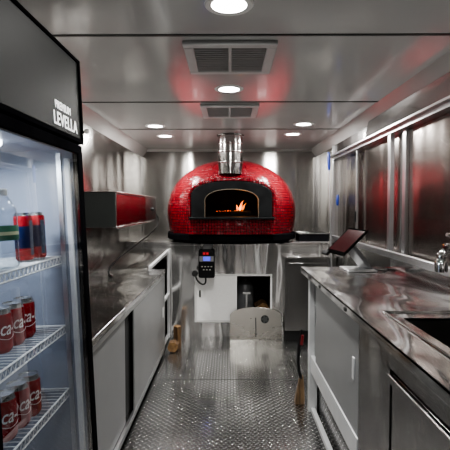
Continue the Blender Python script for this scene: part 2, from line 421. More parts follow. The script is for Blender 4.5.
# ------------------------------------------------------------------ ceiling lamps and vents
lights = [(0,.35,'unseen round ceiling light added as fill near the truck cab'),(0,1.79,'round ceiling light cut by the top of the photo'),  # first and last lamps are unseen, added to fill the room with light
          (0,3.05,'round ceiling light between the two ceiling vents'),
          (-.72,4.42,'round ceiling light, nearer of the left pair'),(-.71,5.04,'round ceiling light, farther of the left pair'),
          (.71,4.33,'round ceiling light, nearer of the right pair'),(.69,4.92,'round ceiling light, farther of the right pair'),
          (0,-1.0,'unseen round ceiling light added as fill behind the camera')]
protoL = thing('ceiling_light', lights[1][2], 'ceiling light', (0,0,0), 'recessed round ceiling lights')
MB().lathe([(.07,-.004),(.092,-.006),(.098,0),(.075,.0)],32,cap0=False,cap1=False).build('lamp_rim','white',protoL)
MB().lathe([(.001,-.003),(.072,-.003)],32,cap0=False,cap1=False).build('lamp_lens','lamp',protoL)
for i, (x,y,lab) in enumerate(lights):
    o = protoL if i == 0 else dup(protoL)
    o.location = (x,y,H); o['label'] = lab
    ld = bpy.data.lights.new('lamp_light','AREA'); ld.shape = 'DISK'; ld.size = .14; ld.energy = 15 if y > 4 else (15 if y > 3 else (9 if y > 0.9 else 5))
    ld.color = (1,.98,.945)
    lo = bpy.data.objects.new('lamp_light', ld); C.objects.link(lo); lo.location = (0,0,-.012); lo.parent = o

def vent(y0, y1, lab):
    cx = .005; r = thing('ceiling_vent', lab, 'vent', (cx,(y0+y1)/2,H), 'square ceiling vents')
    w = .228; z0 = H-.022; m = MB()
    for a in ((-w,w,y0,y0+.05),(-w,w,y1-.05,y1),(-w,-w+.05,y0+.05,y1-.05),(w-.05,w,y0+.05,y1-.05)):
        m.box(cx+a[0],cx+a[1],a[2],a[3],z0,H)
    m.build('vent_frame','vent',r,.006)
    m = MB(); n = 13
    for k in range(n):
        yy = y0+.06+(y1-y0-.12)*k/(n-1)
        m.hexa([(cx-w+.05,yy-.012,z0+.002),(cx+w-.05,yy-.012,z0+.002),(cx+w-.05,yy-.006,z0+.002),(cx-w+.05,yy-.006,z0+.002),
                (cx-w+.05,yy+.006,H-.002),(cx+w-.05,yy+.006,H-.002),(cx+w-.05,yy+.012,H-.002),(cx-w+.05,yy+.012,H-.002)])
    m.box(cx-.008,cx+.008,y0+.05,y1-.05,z0+.001,z0+.008)
    m.build('vent_louvres','vent',r)
    B(cx-w+.05,cx+w-.05,y0+.05,y1-.05,H-.003,H-.001).build('vent_back','vent',r)
vent(2.165,2.645,'square louvred ceiling vent nearer the camera, below the large seam')
vent(3.48,3.94,'square louvred ceiling vent just in front of the oven flue')

# ------------------------------------------------------------------ oven stand
st = thing('oven_stand','stainless oven stand with white sliding door and dark cubby under the red oven','stand',(0,5.6,0))
SF = 5.16                                      # front plane
px0, px1, pz0, pz1 = -.375, .475, .19, .705    # opening
m = MB(); m.box(-1.19,-.69,SF,SF+.02,.9,1.06).box(-.69,px0,SF,SF+.02,0,1.06).box(px1,1.19,SF,SF+.02,0,1.06).box(px0,px1,SF,SF+.02,pz1,1.06).box(px0,px1,SF,SF+.02,0,pz0)
m.build('front_panel','stand',st)
B(-1.19,1.19,SF-.006,6.24,1.06,1.10).build('stand_top','stand',st,.004)
m = MB(); w=.022
m.box(px0-w,px1+w,SF-.012,SF+.004,pz1,pz1+w).box(px0-w,px1+w,SF-.012,SF+.004,pz0-w,pz0).box(px0-w,px0,SF-.012,SF+.004,pz0,pz1).box(px1,px1+w,SF-.012,SF+.004,pz0,pz1)
m.build('opening_trim','white',st,.003)
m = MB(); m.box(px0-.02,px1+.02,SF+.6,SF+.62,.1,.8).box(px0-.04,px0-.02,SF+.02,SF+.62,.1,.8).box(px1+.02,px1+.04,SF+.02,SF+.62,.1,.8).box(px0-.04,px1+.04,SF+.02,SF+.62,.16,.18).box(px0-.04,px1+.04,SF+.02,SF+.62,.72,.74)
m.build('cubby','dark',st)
sd = B(px0,.092,SF-.004,SF+.012,pz0,pz1).build('sliding_door','whitedoor',st,.003)
m = B(-.345,-.325,SF-.010,SF-.003,.46,.54); m.build('finger_pull','darkgrey',sd,.003)
# contents of the cubby
tk = MB().lathe([(.02,0),(.095,.0),(.11,.02),(.11,.30),(.095,.36),(.05,.395),(.03,.40),(.03,.42)],24,(.20,5.62,.18)).build('gas_cylinder','tank')
tag(rebase(tk,(.20,5.62,.18)),'grey gas cylinder standing in the dark cubby under the oven','gas cylinder')
vt = MB(); vt.tube([(.21,5.34,.18),(.21,5.34,.40),(.21,5.335,.46)],.012,10).tube([(.165,5.33,.475),(.21,5.33,.47),(.255,5.33,.475)],.013,10).lathe([(.03,.18),(.03,.19)],16,(.21,5.34,0))
tag(rebase(vt.build('shutoff_valve','white'),(.21,5.34,.18)),'white T-shaped valve pipe standing in the dark cubby','valve')

def log_mesh(length, r, seed, split=False):
    """a piece of firewood standing on its end, irregular outline"""
    rnd = random.Random(seed); n = 16; prof = []
    for k in range(n):
        a = 2*PI*k/n; rr = r*(1+rnd.uniform(-.10,.10))
        if split and math.cos(a) < -.1: rr *= .45
        prof.append((rr*math.cos(a), rr*math.sin(a)))
    mb = MB(); L = 6
    rings = [[(x*(1+.05*math.sin(k*2+seed)), y*(1+.05*math.cos(k*1.7+seed)), length*k/L) for x,y in prof] for k in range(L+1)]
    mb.loops(rings)
    end = MB(); end.loops([[(x*.96*(1+.05*math.sin(12+seed)), y*.96*(1+.05*math.cos(10.2+seed)), length+.0006) for x,y in prof],[(x*.95*(1+.05*math.sin(12+seed)), y*.95*(1+.05*math.cos(10.2+seed)), length+.0025) for x,y in prof]])
    return mb, end
def firewood(loc, rot, length, r, seed, label, split=False, group=None, mat='wood', endmat='woodend'):
    a, b = log_mesh(length, r, seed, split)
    o = thing('firewood_log', label, 'firewood', loc, group, world=False); o.rotation_euler = rot
    a.build('bark', mat, o); b.build('cut_end', endmat, o)
    return o
firewood((.40,5.58,.27), (PI/2,0,0), .26, .085, 3, 'brown firewood log lying end-on in the dark cubby')
firewood((-.565,4.74,0), (0,0,.4), .23, .055, 5, 'upright firewood log on the floor against the left side frame', True)
firewood((-.578,4.675,.058), (PI/2,0,0), .11, .052, 8, 'short firewood log lying end-on before the upright log on the left')

# ------------------------------------------------------------------ pizza oven
OX, OY = .028, 5.46
ov = thing('pizza_oven','domed wood-fired pizza oven covered in red mosaic tile with steel flue','oven',(OX,OY,1.10))
AX, AY = .762, .70
def plan(a, k=1., e=2.3):
    c, s_ = math.cos(a), math.sin(a)
    return (OX + k*AX*math.copysign(abs(c)**(2/e), c), OY + k*AY*math.copysign(abs(s_)**(2/e), s_))
NS = 96
def pring(k, z): return [(*plan(2*PI*i/NS, k), z) for i in range(NS)]
MB().loops([pring(.90,1.10),pring(.92,1.118),pring(.985,1.128),pring(1.0,1.138),pring(1.0,1.196),pring(.99,1.206)]).build('base_slab','black',ov)
# dome with uv in metres
def dome_k(z):
    if z < 1.44: return .965 + .035*math.sin((z-1.205)/.235*PI/2)
    t = min(1,(z-1.44)/.62); return max(.02,(1-t**2.12)**(1/2.12))
zs = [1.205+.235*i/8 for i in range(8)] + [1.44+.62*math.sin(PI/2*i/26) for i in range(27)]
mb = MB(); bm = mb.bm; L = bm.loops.layers.uv.new('UVMap')
rows = [[bm.verts.new(p) for p in pring(dome_k(z), z)] for z in zs]
arc = [0.]
for i in range(1,len(zs)): arc.append(arc[-1] + math.hypot(zs[i]-zs[i-1], AX*(dome_k(zs[i])-dome_k(zs[i-1]))))
for i in range(len(zs)-1):
    for j in range(NS):
        k = (j+1)%NS
        vs = (rows[i][j],rows[i][k],rows[i+1][k],rows[i+1][j])
        cx = sum(v.co.x for v in vs)/4-OX; cy = sum(v.co.y for v in vs)/4; cz = sum(v.co.z for v in vs)/4
        if cy < OY-.25 and abs(cx) < .40 and 1.30 < cz < 1.735: continue      # the mouth
        f = bm.faces.new(vs)
        for l,(jj,ii) in zip(f.loops,((j,i),(j+1,i),(j+1,i+1),(j,i+1))):
            l[L].uv = (2*PI*jj/NS*.74, arc[ii])
bm.faces.new(rows[-1])
dome = mb.build('dome','tile',ov)
def arch(w, z0, zsp, zt, n=20, e=2.2):
    p = [(OX-w,z0)]
    for k in range(n+1):
        a = PI - PI*k/n; c, s_ = math.cos(a), math.sin(a)
        p.append((OX+w*math.copysign(abs(c)**(2/e),c), zsp+(zt-zsp)*abs(s_)**(2/e)))
    return p + [(OX+w,z0)]
m = MB(); m.ring(arch(.465,1.39,1.62,1.815), arch(.425,1.39,1.62,1.772), 4.735, 5.25); m.boxuv()
m.build('portal','tile',ov,.012)
m = MB()      # curved tile apron under the mouth
pts = []
for k in range(25):
    x = -.465+.93*k/24; pts.append((OX+x, 4.725+.06*(x/.465)**2))
m.loops([[(x,y,1.207) for x,y in pts]+[(OX+.465,5.0,1.207),(OX-.465,5.0,1.207)], [(x,y,1.39) for x,y in pts]+[(OX+.465,5.0,1.39),(OX-.465,5.0,1.39)]]); m.boxuv()
m.build('apron','tile',ov)
MB().ring(arch(.425,1.392,1.62,1.772), arch(.285,1.392,1.565,1.690), 4.722, 4.90).build('slate_arch','slate',ov,.004)
MB().ring(arch(.286,1.392,1.565,1.691), arch(.279,1.392,1.563,1.684), 4.718, 4.76).build('arch_trim','archtrim',ov)
B(OX-.445,OX+.445,4.665,4.90,1.372,1.393).build('sill','slate',ov,.004)
# the baking chamber
m = MB(); a0, a1 = arch(.46,1.394,1.5,1.74), arch(.46,1.394,1.5,1.74)
m.loops([[(x,4.90,z) for x,z in a0], [(x,5.7,z) for x,z in a1]], cap0=False, cap1=True, closed=True)
m.ring(arch(.47,1.394,1.5,1.75), arch(.284,1.394,1.565,1.69), 4.885, 4.905)
m.build('chamber','soot',ov)
# flue
FX, FY = .016, 4.965
fl = MB().lathe([(.135,1.86),(.135,2.285)],40,(FX,FY,0),cap0=False,cap1=False).build('flue','flue',ov)
for z, r in ((2.10,.139),(2.19,.139),(1.985,.142)):
    MB().lathe([(.134,z-.010),(r,z-.006),(r+.001,z),(r,z+.006),(.134,z+.010)],40,(FX,FY,0),cap0=False,cap1=False).build('flue_band','bright',fl)
MB().lathe([(.136,2.272),(.146,2.275),(.148,2.286),(.136,2.288)],40,(FX,FY,0),cap0=False,cap1=False).build('flue_collar','bright',fl)
# fire inside
def flame_mb(x, y, z, h, r, lean):
    prof = [(.15,0),(.7,.12),(1.,.28),(.75,.5),(.42,.72),(.16,.9),(.02,1.)]
    mb = MB(); rings = []
    for k,(rr,t) in enumerate(prof):
        ox = lean*h*t*t + .12*r*math.sin(t*7)
        rings.append([(x+ox+rr*r*math.cos(2*PI*i/10), y+rr*r*.6*math.sin(2*PI*i/10), z+h*t) for i in range(10)])
    return mb.loops(rings)
fire = thing('wood_fire','orange flames burning inside the mouth of the red oven','fire',(OX+.12,5.40,1.44))
m = MB(); m = flame_mb(.135,5.40,1.455,.125,.020,.30); m.build('flame','flame',fire)
flame_mb(.105,5.42,1.455,.075,.018,-.2).build('flame','flame',fire)
flame_mb(.165,5.43,1.46,.09,.014,.5).build('flame','flame',fire)
flame_mb(.13,5.385,1.455,.06,.011,.1).build('flame','flamehot',fire)
m = MB()
for k in range(14):
    x = -.14+.30*k/13+random.uniform(-.01,.01); y = 5.40+random.uniform(-.03,.03); s = random.uniform(.005,.011)
    m.lathe([(s*.4,0),(s,s*.5),(s*.5,s)],7,(x,y,1.452+random.uniform(-.01,.008)))
m.build('embers','ember',fire)['kind'] = 'stuff'
for (x,y,z,rz,ln,lab) in ((-.13,5.52,1.425,1.45,.24,'charred log at the left of the oven fire'),(.02,5.27,1.425,1.65,.24,'charred log in front under the oven flames')):
    a,b = log_mesh(ln,.03,int(rz*10)); o = thing('burning_log',lab,'firewood',(x,y,z),'logs burning in the oven',world=False)
    o.rotation_euler = (0,PI/2,rz-PI/2+.2); a.build('bark','soot',o); b.build('cut_end','soot',o)
pl = bpy.data.lights.new('fire_light','POINT'); pl.energy = .8; pl.color = (1,.35,.08); pl.shadow_soft_size = .05
po = bpy.data.objects.new('fire_light',pl); po.location = (.13,5.33,1.53); C.objects.link(po)

# oven door leaning on the stand
od = thing('oven_cover','arched stainless oven door leaning on the stand under the cubby','oven door',(.305,5.045,0),world=False)
dp = MB(); hw = .293; zt = .36; zs_ = .265
pts = [(-hw,0)]+[(-hw*math.cos(PI*k/24), zs_+(zt-zs_)*math.sin(PI*k/24)) for k in range(25)]+[(hw,0)]
dp.prism(pts,0,.022); dp.build('door_plate','coversteel',od,.003)
m = MB().tube([(.0,-.003,.03),(.0,-.014,.05),(.0,-.014,.22),(.0,-.003,.24)],.006,8); m.build('handle','darkgrey',od)
vc = MB().lathe([(.001,-.012),(.022,-.012),(.024,-.008),(.044,-.008),(.047,0)],28,(.105,0,.225),'Y',cap0=False).build('air_vent','darkgrey',od)
for k in range(5):
    a = 2*PI*k/5
    MB().lathe([(.001,-.0105),(.0095,-.0105)],12,(.105+.034*math.cos(a),0,.225+.034*math.sin(a)),'Y',cap0=False,cap1=False).build('vent_hole','dark',vc)
od.rotation_euler = (math.radians(-12),0,0)

# oven controller
ct = thing('oven_controller','black oven controller with blue display hanging below the oven slab','controller',(-.245,4.98,.74))
CX, CY = -.247, 4.93
B(CX-.090,CX+.090,CY,CY+.07,.715,1.035).build('housing','blackmat',ct,.022,seg=3)
dpz = B(CX-.080,CX+.080,CY-.004,CY+.004,.90,.96).build('display_band','grey',ct,.003)
B(CX-.035,CX+.04,CY-.007,CY-.003,.91,.953).build('display','display',dpz)
B(CX-.04,CX-.012,CY-.004,CY+.002,.975,1.002).build('indicator','redled',ct,.003)
B(CX-.004,CX+.022,CY-.004,CY+.002,.975,1.002).build('indicator','redled',ct,.003)
for i in range(4):
    B(CX-.058+.034*i,CX-.040+.034*i,CY-.003,CY+.003,.838,.850).build('button','keys',ct,.002)
for i in range(3):
    B(CX-.04+.034*i,CX-.022+.034*i,CY-.003,CY+.003,.803,.815).build('button','keys',ct,.002)
m = MB().hexa([(CX-.05,CY+.02,1.02),(CX+.045,CY+.02,1.02),(CX+.045,CY+.05,1.02),(CX-.05,CY+.05,1.02),(CX-.02,CY+.03,1.135),(CX+.10,CY+.03,1.135),(CX+.10,CY+.06,1.135),(CX-.02,CY+.06,1.135)])
m.build('hanging_bracket','grey',ct,.004)
pg = MB().lathe([(.006,-.03),(.026,-.028),(.034,-.012),(.034,.014),(.022,.03),(.006,.032)],20,(CX-.13,CY+.01,.765),'Y').build('plug','rubber',ct)
MB().tube(smooth_path([(CX-.125,CY+.02,.74),(CX-.10,CY+.02,.685),(CX-.05,CY+.02,.645),(CX-.015,CY+.025,.66),(CX-.01,CY+.03,.72)],6),.009,8).build('cable','rubber',ct)

# ------------------------------------------------------------------ rear left: sloping infill and side frame
sf = thing('side_frame','white metal side frame with dark shelves between left worktop and oven stand','frame',(-.69,4.85,0))
m = MB(); x0,x1 = -.705,-.675
m.box(x0,x1,5.08,5.115,0,1.0)
m.hexa([(-.82,4.56,.872),(-.79,4.56,.872),(x1,5.115,.985),(x0,5.115,.985),(-.82,4.56,.90),(-.79,4.56,.90),(x1,5.115,1.02),(x0,5.115,1.02)])
m.box(x0,x1,4.57,5.08,.495,.525).box(x0,x1,4.57,5.08,.03,.06).box(x0,x1,4.57,4.60,0,.86)
m.build('frame_bars','post',sf,.003)
B(-1.18,x0,4.58,5.10,.50,.515).build('shelf','sheet',sf)
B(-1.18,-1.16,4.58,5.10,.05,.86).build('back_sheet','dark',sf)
m = MB().hexa([(-1.19,4.553,.850),(-.79,4.553,.850),(-.70,5.12,1.005),(-1.19,5.12,1.005),(-1.19,4.553,.872),(-.79,4.553,.872),(-.70,5.12,1.02),(-1.19,5.12,1.02)])
m.build('sloping_top','top',sf)

# rear right cabinet and black trough above it
rc = thing('rear_cabinet','low stainless cabinet in the corner between the oven stand and right worktop','cabinet',(.9,5.0,0))
B(.62,1.19,4.98,5.15,.12,.93).build('carcass','sheet',rc,.003)
B(.61,1.19,4.965,5.15,.93,.948).build('cabinet_top','bright',rc,.002)
B(.66,1.15,4.972,4.985,.16,.88).build('door','darkgrey' if 0 else 'sheet',rc,.003)
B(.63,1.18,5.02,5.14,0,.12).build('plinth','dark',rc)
bt = thing('black_trough','black trough with bright steel rim on the stand to the right of the oven','trough',(.99,5.4,1.10))
B(.82,1.17,5.26,5.55,1.10,1.185).build('trough_body','black',bt,.004)
m = MB(); m.box(.81,1.175,5.25,5.27,1.185,1.20).box(.81,1.175,5.54,5.56,1.185,1.20).box(.81,.83,5.27,5.54,1.185,1.20).box(1.155,1.175,5.27,5.54,1.185,1.20)
m.build('rim','bright',bt,.002)
# rail along the stand's front edge, right of the oven
rl = thing('towel_rail','slim steel rail along the front of the stand right of the oven','rail',(.85,5.09,1.085))
MB().tube([(.53,5.09,1.085),(1.15,5.09,1.085)],.013,10).build('bar','bright',rl)
for x in (.56,1.08): B(x-.008,x+.008,5.09,5.132,1.078,1.092).build('bracket','bright',rl)

# blue-handled tool standing in the right rear corner
tl = thing('oven_brush','long steel rod with a blue grip leaning in the right rear corner by the window','brush',(1.13,4.93,0))
MB().tube([(1.15,4.925,.05),(1.088,4.925,1.93)],.009,8).build('rod','alu',tl)
MB().tube([(1.089,4.925,1.90),(1.088,4.925,1.93),(1.085,4.925,2.03),(1.083,4.925,2.08),(1.082,4.925,2.095)],.015,10,[.012,.016,.018,.016,.006]).build('grip','blue',tl)
B(1.09,1.19,4.90,4.95,.0,.06).build('brush_head','blackmat',tl,.01)

# ------------------------------------------------------------------ left side: worktop and cabinet
lc = thing('left_cabinet','grey sliding-door base cabinet along the left wall beside the fridge','cabinet',(-.9,3.1,0))
y0,y1 = 1.66,4.54
m = MB(); m.box(-1.19,-.66,y0,y0+.02,.05,.83).box(-1.19,-.66,y1-.02,y1,.05,.83).box(-1.19,-.66,y0,y1,.05,.075).box(-1.19,-1.17,y0,y1,.05,.83)
m.build('carcass','sheet',lc)
m = MB(); m.box(-.672,-.652,y0,y1,.045,.085).box(-.672,-.652,y0,y1,.80,.83).box(-.672,-.652,y1-.035,y1,.085,.80).box(-.672,-.652,y0,y0+.03,.085,.80)
m.build('track_frame','alu',lc,.002)
d1 = B(-.668,-.658,3.08,y1-.03,.083,.805).build('sliding_door','door',lc,.002)
B(-.660,-.650,4.42,4.45,.40,.50).build('finger_pull','white',d1,.004)
d2 = B(-.684,-.674,y0+.03,2.88,.083,.805).build('sliding_door','door',lc,.002)
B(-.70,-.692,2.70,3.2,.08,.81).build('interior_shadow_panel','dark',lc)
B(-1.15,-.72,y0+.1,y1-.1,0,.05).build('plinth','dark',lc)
wt = thing('left_worktop','long stainless worktop over the left sliding-door cabinet','worktop',(-.92,3.1,.83))
m = MB().box(-1.195,-.648,y0-.04,y1+.01,.83,.87); m.build('top_sheet','top',wt,.005)
B(-1.197,-1.183,y0-.04,y1+.01,.87,.93).build('upstand','sheet',wt,.002)

# box on the left wall
wb = thing('wall_cabinet','long shallow steel box fixed to the left wall above the worktop, dark grey end','wall cabinet',(-1.02,4.3,1.34))
B(-1.195,-.855,3.37,5.25,1.345,1.60).build('carcass','sheet',wb,.002)
B(-1.195,-.845,3.355,3.375,1.345,1.608).build('end_panel','darkgrey',wb,.004)
n = 4
for k in range(n):
    ya = 3.385+(5.23-3.385)*k/n; yb = 3.385+(5.23-3.385)*(k+1)/n
    B(-.858,-.847,ya+.0015,yb-.0015,1.362,1.595).build('front_panel','rack',wb,.001)
B(-1.195,-.838,3.355,5.26,1.603,1.616).build('top_lip','bright',wb,.003)
B(-.862,-.838,3.355,5.26,1.338,1.352).build('bottom_lip','bright',wb,.003)
MB().lathe([(.001,.018),(.016,.016),(.018,0)],16,(-.847,4.98,1.475),'X').build('knob','blackmat',wb)
cb = MB().tube(smooth_path([(-.86,5.255,1.42),(-.84,5.32,1.37),(-.85,5.30,1.27),(-.90,5.2,1.20),(-.95,5.35,1.17),(-1.02,5.0,1.09),(-1.10,4.6,1.0),(-1.13,4.3,.94),(-1.12,4.15,.885),(-1.05,4.0,.878)],8),.007,8)
tag(rebase(cb.build('power_cord','rubber'),(-1.05,4.0,.878)),'black power cord looping from the wall box down to the left worktop','cord')
# small lamp bracket high on the left wall
br = thing('wall_bracket','small pale bracket high on the left wall beside the fridge top','bracket',(-1.15,3.62,2.08))
B(-1.198,-1.185,3.58,3.66,2.06,2.15).build('plate','bright',br,.003)
B(-1.185,-1.15,3.60,3.64,2.09,2.105).build('arm','bright',br,.003)
MB().lathe([(.012,0),(.022,.012),(.022,.03),(.012,.04)],14,(-1.14,3.62,2.085)).build('knob','white',br)

# ------------------------------------------------------------------ right side: worktop, sink, cabinets
RX = .60
rcab = thing('right_cabinet','aluminium sliding-door cabinet at the far end of the right worktop','cabinet',(.9,2.7,0))
ya, yb = 2.06, 3.30
m = MB()
m.box(.585,.645,yb-.06,yb,0,1.02).box(.60,.64,ya,yb-.06,.995,1.02).box(.595,.64,ya,yb-.06,.30,.42).box(.60,.63,ya,yb-.06,0,.035)
m.build('frame','post',rcab,.003)
d = B(.602,.614,ya+.01,3.10,.42,.995).build('sliding_door','door',rcab,.003)
m = MB().box(.595,.603,2.125,2.16,.67,.78); m.build('finger_pull','post',d,.004)
d = B(.622,.634,3.0,yb-.06,.42,.995).build('sliding_door','door',rcab,.003)
B(.614,.623,3.19,3.215,.66,.80).build('finger_pull','alu',d,.004)
B(.655,.67,ya,yb-.06,0,.30).build('wheel_well_panel','tread_side',rcab)
m = MB().box(.64,1.19,yb-.02,yb,0,1.02).box(1.17,1.19,ya,yb,0,1.02).box(.64,1.19,ya,yb,.29,.30); m.build('carcass','sheet',rcab)
scab = thing('sink_cabinet','stainless cabinet under the sink with a folded lip handle door','cabinet',(.9,1.4,0))
sy0 = .45
m = MB().box(.60,.62,1.66,ya-.004,.02,1.02).box(.62,1.19,ya-.02,ya-.004,.02,1.02).box(.60,.62,sy0,1.66,.90,1.02).box(1.17,1.19,sy0,ya,.02,1.02).box(.60,1.19,sy0,sy0+.02,.02,1.02)
m.build('carcass','sheet',scab)
d = B(.603,.62,sy0+.03,1.645,.10,.885).build('door','sheet',scab,.003)
m = MB().box(.588,.603,sy0+.03,1.645,.872,.886).box(.584,.590,sy0+.03,1.645,.856,.886); m.build('folded_handle','sheet',d,.003)
rw = thing('right_worktop','long stainless worktop with a sink under the serving window','worktop',(.86,1.9,1.02))
sx0,sx1,sya,syb = .69,1.06,.95,1.775
def flat_ring(mb, o, i, z0, z1):
    (a,b,c,d_),(e,f,g,h) = o,i
    for q in ((a,e,c,d_),(f,b,c,d_),(e,f,c,g),(e,f,h,d_)): mb.box(q[0],q[1],q[2],q[3],z0,z1)
m = MB(); flat_ring(m,(.53,1.195,sy0-.02,3.31),(sx0,sx1,sya,syb),1.05,1.06); 
m.build('top_sheet','top',rw)
m = MB().box(.53,.536,sy0-.02,3.31,1.018,1.0595).box(.536,1.195,3.304,3.31,1.018,1.0595); m.build('front_lip','top',rw,.002)
m = MB().tube([(.645,.9,1.0605),(.645,1.865,1.0605),(1.12,1.865,1.0605)],.007,8); m.build('raised_rim','top',rw)
m = MB()
def slab(*a): m.box(*a)
slab(sx0-.004,sx0,sya,syb,.80,1.058); slab(sx1,sx1+.004,sya,syb,.80,1.058); slab(sx0,sx1,sya-.004,sya,.80,1.058); slab(sx0,sx1,syb,syb+.004,.80,1.058); slab(sx0,sx1,sya,syb,.796,.80)
m.build('sink_basin','basin',rw)
for yy in (2.62,2.04): B(.526,.531,yy-.016,yy+.016,1.026,1.044).build('bumper','rubber',rw,.002)
B(1.183,1.197,sy0,3.3,1.06,1.125).build('upstand','top',rw,.002)

fa = thing('faucet','chrome swing faucet beside the sink under the serving window','faucet',(1.10,1.70,1.06))
MB().lathe([(.032,1.06),(.032,1.072),(.022,1.08),(.020,1.27),(.026,1.28),(.026,1.32),(.012,1.335)],18,(1.10,1.70,0)).build('body','chrome',fa)
MB().tube(smooth_path([(1.10,1.70,1.31),(1.03,1.71,1.335),(.93,1.73,1.34),(.86,1.745,1.335),(.83,1.75,1.315),(.826,1.75,1.285)],5),.017,12).build('spout','chrome',fa)
MB().lathe([(.016,1.245),(.024,1.248),(.025,1.285),(.017,1.30)],16,(.826,1.75,0)).build('nozzle','chrome',fa)
MB().tube([(1.10,1.70,1.33),(1.08,1.66,1.37),(1.05,1.60,1.39)],.008,8).build('lever','chrome',fa)
MB().lathe([(.010,-.034),(.024,-.030),(.026,0),(.024,.030),(.010,.034)],14,(.865,1.742,1.338),'X').build('joint','chrome',fa)

MB().tube([(.865,1.742,1.335),(.862,1.735,1.385),(.835,1.73,1.395)],.007,8).build('lever','chrome',fa)
# tablet till on a stand
ps = thing('tablet_till','black tablet till on a slanted steel stand at the end of the right worktop','tablet',(.90,3.17,1.06))
B(.80,1.0,3.02,3.26,1.061,1.073).build('base_plate','alu',ps,.005)
TR, TLv = Vector((.95,3.08,1.343)), Vector((.88,3.30,1.350)); dn = Vector((-.185,-.07,-.165))
n_ = (TLv-TR).cross(dn).normalized()
if n_.x > 0: n_ = -n_
def slabq(a,b,c,d_,n,t):
    lo = [p-n*t for p in (a,b,c,d_)]; hi = [a,b,c,d_]
    return MB().loops([lo,hi])
scr = slabq(TR,TLv,TLv+dn,TR+dn,n_,.014).build('tablet','ink',ps,.004)
e1=(TLv-TR)*.06; e2=dn*.07
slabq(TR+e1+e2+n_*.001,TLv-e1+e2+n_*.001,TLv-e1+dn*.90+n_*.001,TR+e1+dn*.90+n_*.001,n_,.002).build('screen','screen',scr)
ctr = (TR+TLv)/2+dn*.52 - n_*.014
m = MB(); w2 = Vector((-.02,.055,0)); bx = Vector((.965,3.15,1.07))
m.loops([[bx-w2-Vector((.02,0,0)),bx+w2-Vector((.02,0,0)),bx+w2+Vector((.015,0,0)),bx-w2+Vector((.015,0,0))],[ctr-w2-Vector((.012,0,.012)),ctr+w2-Vector((.012,0,.012)),ctr+w2+Vector((.012,0,.012)),ctr-w2+Vector((.012,0,.012))]])
m.build('neck','darkalu',ps,.006)
rd = slabq(TLv+dn*1.0+(TR-TLv)*.25+n_*.012, TLv+dn*1.0+(TLv-TR)*.05+n_*.012, TLv+dn*1.12+(TLv-TR)*.05+n_*.012, TLv+dn*1.12+(TR-TLv)*.25+n_*.012, n_, .022).build('card_reader','blackmat',ps,.004)
cd = MB().tube(smooth_path([(1.0,3.12,1.068),(1.06,3.06,1.067),(1.10,3.13,1.067),(1.15,3.10,1.067)],6),.006,8)
tag(rebase(cd.build('charging_cable','rubber'),(1.0,3.12,1.061)),'short black cable lying beside the tablet till','cable')
sb = thing('spray_bottle','blue spray bottle behind the tablet till near the window','bottle',(.80,3.26,1.06),world=False) if 0 else None

# hand broom by the right post
hb = thing('hand_broom','tan-bristled hand broom with black handle leaning on the right cabinet post','broom',(.545,3.40,0))
m = MB()
m.loops([[(.505,3.37,.0),(.575,3.37,.0),(.575,3.43,.0),(.505,3.43,.0)],[(.512,3.375,.06),(.575,3.375,.06),(.575,3.425,.06),(.512,3.425,.06)],[(.532,3.385,.16),(.572,3.385,.16),(.572,3.415,.16),(.532,3.415,.16)],[(.542,3.39,.21),(.567,3.39,.21),(.567,3.41,.21),(.542,3.41,.21)]])
m.build('bristles','bristle',hb)
MB().tube([(.553,3.40,.19),(.535,3.40,.25),(.528,3.40,.32),(.532,3.39,.42),(.545,3.38,.52),(.552,3.38,.575)],.012,8,[.014,.013,.011,.012,.014,.008]).build('handle','blackmat',hb)
MB().tube([(.549,3.363,.46),(.556,3.362,.535)],.011,8).build('hang_loop','red',hb)

# ------------------------------------------------------------------ display fridge (leans back a little)
fg = thing('display_fridge','tall black glass-door drinks fridge at the left edge of the photo','fridge',(-1.06,1.57,0),world=False)
fg.rotation_euler = (0,math.radians(-2.4),0)
FW, FD, FZ = .66, .62, 1.972
yN = -FW
m = MB()
m.box(0,.60,-.035,0,.10,FZ).box(0,.60,yN,yN+.035,.10,FZ).box(0,.04,yN+.035,-.035,.10,FZ).box(.04,.60,yN+.035,-.035,1.68,FZ).box(.04,.56,yN+.035,-.035,.10,.22)
m.build('cabinet','black',fg,.004)
m = MB(); t=.008
m.box(.04,.598,-.035-t,-.035,.22,1.68).box(.04,.555,yN+.035,yN+.035+t,.22,1.68).box(.04,.048,yN+.043,-.043,.22,1.68).box(.048,.555,yN+.043,-.043,1.672,1.68).box(.048,.555,yN+.043,-.043,.22,.228)
m.build('liner','liner',fg)
hd = B(.601,.622,yN,-.004,1.705,FZ).build('header_panel','header',fg,.004)
m = MB().box(.601,.628,-.012,.002,1.70,FZ+.004).box(.601,.628,yN,.002,FZ-.004,FZ+.006).box(.601,.626,yN,.002,1.692,1.706); m.build('header_edge','black',hd,.002)
def onfront(mb, x, y, z): return mb.xform(Matrix(((0,0,1,x),(1,0,0,y),(0,1,0,z),(0,0,0,1))))
onfront(text_bm('PREMIUM',.034,0,sx=.90,spacing=1.05),.623,-.172,1.770).build('lettering','letter',hd)
onfront(text_bm('LEVELLA',.056,.0003,sx=.92,spacing=1.06),.623,-.153,1.721).build('lettering','letter',hd)
dr = MB(); fx0, fx1 = .607, .62
dr.box(fx0,fx1,-.040,-.002,.12,1.688).box(fx0,fx1,yN+.002,yN+.028,.12,1.688).box(fx0,fx1,yN+.028,-.028,1.655,1.688).box(fx0,fx1,yN+.028,-.028,.12,.16)
do = dr.build('door','black',fg,.003)
B(.612,.616,yN+.028,-.040,.16,1.655).build('glass','glass',do)
m = MB().box(.600,.607,-.034,-.004,.13,1.68).box(.600,.607,yN+.004,yN+.034,.13,1.68).box(.600,.607,yN+.034,-.034,1.66,1.68); m.build('seal','rubber',do)
